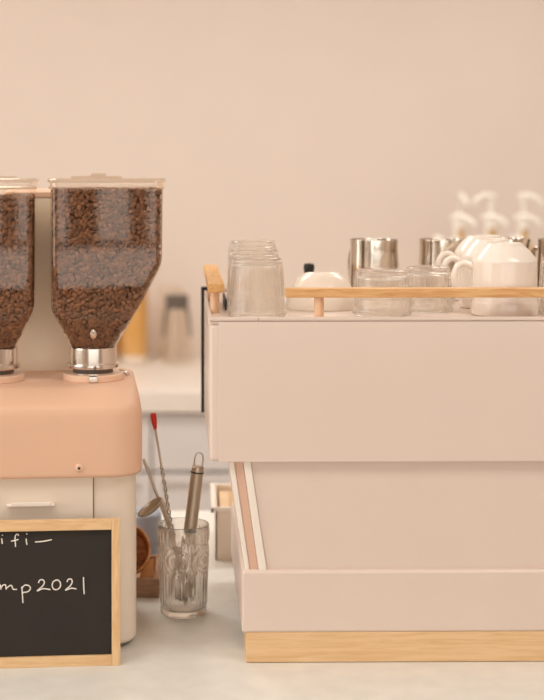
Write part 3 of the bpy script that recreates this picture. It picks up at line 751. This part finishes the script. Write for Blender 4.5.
b = B(); lathe(b, [(0, 0), (0.028, 0), (0.033, 0.008), (0.035, 0.05), (0.034, 0.088), (0.030, 0.094), (0, 0.096)], 32, fn=lambda a, z, k, r: 0.0022 * sin(5 * a + z * 60)); o = obj('blue_pouch', b, M['blue_cloth'], None, 70)
o.location = tl + Vector((-0.035, TD + 0.045, 0.0)); tag(o, 'blue grey cloth pouch standing behind the wooden tray', 'pouch')

# ------------------------------------------------------------------ cream waste box beside the machine
t = thing('drip_box', 'small open cream box tucked behind the left of the coffee machine', 'box', at(213, 2.636))
bw, bd, bh = 0.100, 0.195, 0.0925
b = B(); wl = 0.004
add_box(b, 0.004, bw - 0.004, 0.002, bd - 0.002, 0.0, 0.004); add_box(b, 0.004, bw - 0.004, 0.0, wl, 0, bh, 0.001); add_box(b, 0.004, bw - 0.004, bd - wl, bd, 0, bh, 0.001)
add_box(b, 0.004, 0.004 + wl, 0, bd, 0, bh, 0.001); add_box(b, bw - 0.004 - wl, bw - 0.004, 0, bd, 0, bh, 0.001)
obj('box_body', b, M['ivory'], t)
b = B()
add_box(b, -0.003, 0.0045, -0.003, bd + 0.003, bh - 0.006, bh + 0.0015, 0.001); add_box(b, bw - 0.0045, bw + 0.003, -0.003, bd + 0.003, bh - 0.006, bh + 0.0015, 0.001)
add_box(b, 0.004, bw - 0.004, -0.003, 0.0025, bh - 0.006, bh + 0.0015, 0.001); add_box(b, 0.004, bw - 0.004, bd - 0.0025, bd + 0.003, bh - 0.006, bh + 0.0015, 0.001)
obj('box_rim', b, M['cream_edge'], t)
b = B(); add_box(b, -0.0035, 0.001, -0.0036, 0.002, bh - 0.008, bh - 0.0005, 0.0006); obj('corner_clip', b, M['black'], t)
b = B()
add_box(b, 0.012, 0.088, 0.010, bd - 0.010, 0.0045, 0.082, 0.002)
for k in range(11): add_box(b, 0.030, 0.085, 0.020 + k * 0.014, 0.027 + k * 0.014, 0.081, 0.0855, 0.001)
o = obj('paper_sachet_bundle', b, M['paper']); o.location = t.location; tag(o, 'tan ribbed bundle of sachets filling the cream box', 'sachets')

# ------------------------------------------------------------------ on the back counter: bottles, jars
def make_juice(lab):
    t = thing('juice_bottle', lab, 'bottle', (0, 0, 0), 0, 'orange drink bottles on the back counter')
    b = B(); lathe(b, [(0, 0), (0.044, 0), (0.0475, 0.004), (0.0475, 0.27), (0.040, 0.295), (0.024, 0.315), (0.022, 0.345), (0.0235, 0.348)], 40); obj('bottle_glass', b, M['thin_glass'], t, 40)
    b = B(); lathe(b, [(0, 0.030), (0.0450, 0.030), (0.0455, 0.20), (0.0455, 0.262), (0, 0.262)], 40); obj('orange_drink', b, M['juice'], t, 40)
    b = B(); lathe(b, [(0, 0.0025), (0.0452, 0.0025), (0.0455, 0.0285), (0, 0.0285)], 40); obj('bottle_base', b, M['porcelain_warm'], t, 40)
    b = B(); lathe(b, [(0, 0.372), (0.022, 0.372), (0.0245, 0.368), (0.0245, 0.340), (0.0225, 0.340)], 32); obj('bottle_cap', b, M['white_plastic'], t, 40)
    return t
j = make_juice('bottle of orange drink showing widest beside the hopper on the back counter'); j.location = at(134.5, 5.28)
dup(j, at(108, 5.32), 0.3, 'bottle of orange drink mostly hidden by the grinder hopper neck')

t = thing('water_jug', 'clear jug with a dark grey collar and two grey side straps', 'jug', at(177, 5.25))
b = B(); lathe(b, [(0, 0), (0.054, 0), (0.058, 0.004), (0.057, 0.03), (0.046, 0.11), (0.040, 0.18), (0.038, 0.20)], 48); obj('jug_glass', b, M['thin_glass'], t, 40)
b = B(); loft(b, [rrect(-0.038, 0.038, -0.03, 0.03, 0.01, 0.192), rrect(-0.040, 0.040, -0.032, 0.032, 0.01, 0.199), rrect(-0.040, 0.040, -0.032, 0.032, 0.01, 0.236), rrect(-0.036, 0.036, -0.028, 0.028, 0.01, 0.240)]); obj('jug_collar', b, M['grey_plastic'], t, 40)
for s in (-1, 1):
    b = B(); tube(b, [(s * 0.036, -0.026, 0.196), (s * 0.041, -0.030, 0.160), (s * 0.047, -0.032, 0.098)], [0.006, 0.0055, 0.004], 10); obj('jug_strap', b, M['grey_plastic'], t, 40)
b = B(); lathe(b, [(0, 0), (0.046, 0), (0.048, 0.003), (0.048, 0.23), (0.044, 0.25), (0.044, 0.262)], 48); o = obj('clear_canister', b, M['thin_glass'], None, 40); o.location = at(171, 5.40)
tag(o, 'tall clear canister against the wall behind the grey collared jug', 'canister')

# stepped rack of pump bottles
rk = thing('bottle_rack', 'white stepped rack holding the pump bottles on the back counter', 'rack', (0.80, 4.62, CT))
for k, (ya, yb_, zz) in enumerate(((0.02, 0.15, 0.075), (0.15, 0.28, 0.140), (0.28, 0.42, 0.205))):
    b = B(); add_box(b, 0, 0.75, ya + 0.0005, yb_ - 0.0005, 0.0, zz, 0.003); obj('rack_step', b, M['cabinet'], rk)
def make_pump(lab, syrup):
    t = thing('pump_bottle', lab, 'pump bottle', (0, 0, 0), 0, 'white pump bottles on the stepped rack')
    b = B(); lathe(b, [(0, 0), (0.034, 0), (0.037, 0.004), (0.037, 0.19), (0.033, 0.215), (0.018, 0.245), (0.0155, 0.255), (0.0155, 0.285), (0, 0.285)], 32); obj('bottle_body', b, syrup, t, 40)
    b = B(); lathe(b, [(0, 0.318), (0.010, 0.318), (0.017, 0.312), (0.019, 0.305), (0.019, 0.280), (0.0165, 0.280)], 28); obj('pump_collar', b, M['white_plastic'], t, 40)
    b = B(); lathe(b, [(0, 0.385), (0.0062, 0.385), (0.0062, 0.316), (0.008, 0.314)], 16); obj('pump_stem', b, M['white_plastic'], t, 40)
    b = B(); tube(b, catmull([(-0.014, 0, 0.382), (0.004, 0, 0.389), (0.030, 0, 0.385), (0.055, 0, 0.371), (0.062, 0, 0.358)], 5), [0.009] * 6 + [0.0105] * 5 + [0.0085] * 6 + [0.0065] * 4, 14); obj('pump_nozzle', b, M['white_plastic'], t, 60)
    return t
pa = make_pump('', M['amber_glass'])
spec_ = [(459, 4.97, 0.205, -78, 'pump bottle on the top step, leftmost of its three'), (491, 4.97, 0.205, 180 + 8, 'pump bottle on the top step, tallest looking in the middle'), (523, 4.97, 0.205, -12, 'pump bottle on the top step with its nozzle pointing right'),
         (456, 4.84, 0.140, -30, 'pump bottle on the middle step, leftmost of its three'), (487, 4.84, 0.140, -20, 'pump bottle on the middle step, second of its three'), (520, 4.84, 0.140, -8, 'pump bottle on the middle step with a long nozzle pointing right'),
         (436, 4.705, 0.075, -70, 'pump bottle on the lowest step, leftmost and just peeping over the pitcher'), (474, 4.705, 0.075, -75, 'pump bottle on the lowest step just above the white mugs'), (512, 4.705, 0.075, -60, 'pump bottle on the lowest step above the far pitcher rim')]
for i, (px_, D, z, a, lab) in enumerate(spec_):
    o = pa if i == 0 else dup(pa)
    o.location = at(px_, D, z); o.rotation_euler = (0, 0, R(a)); o['label'] = lab
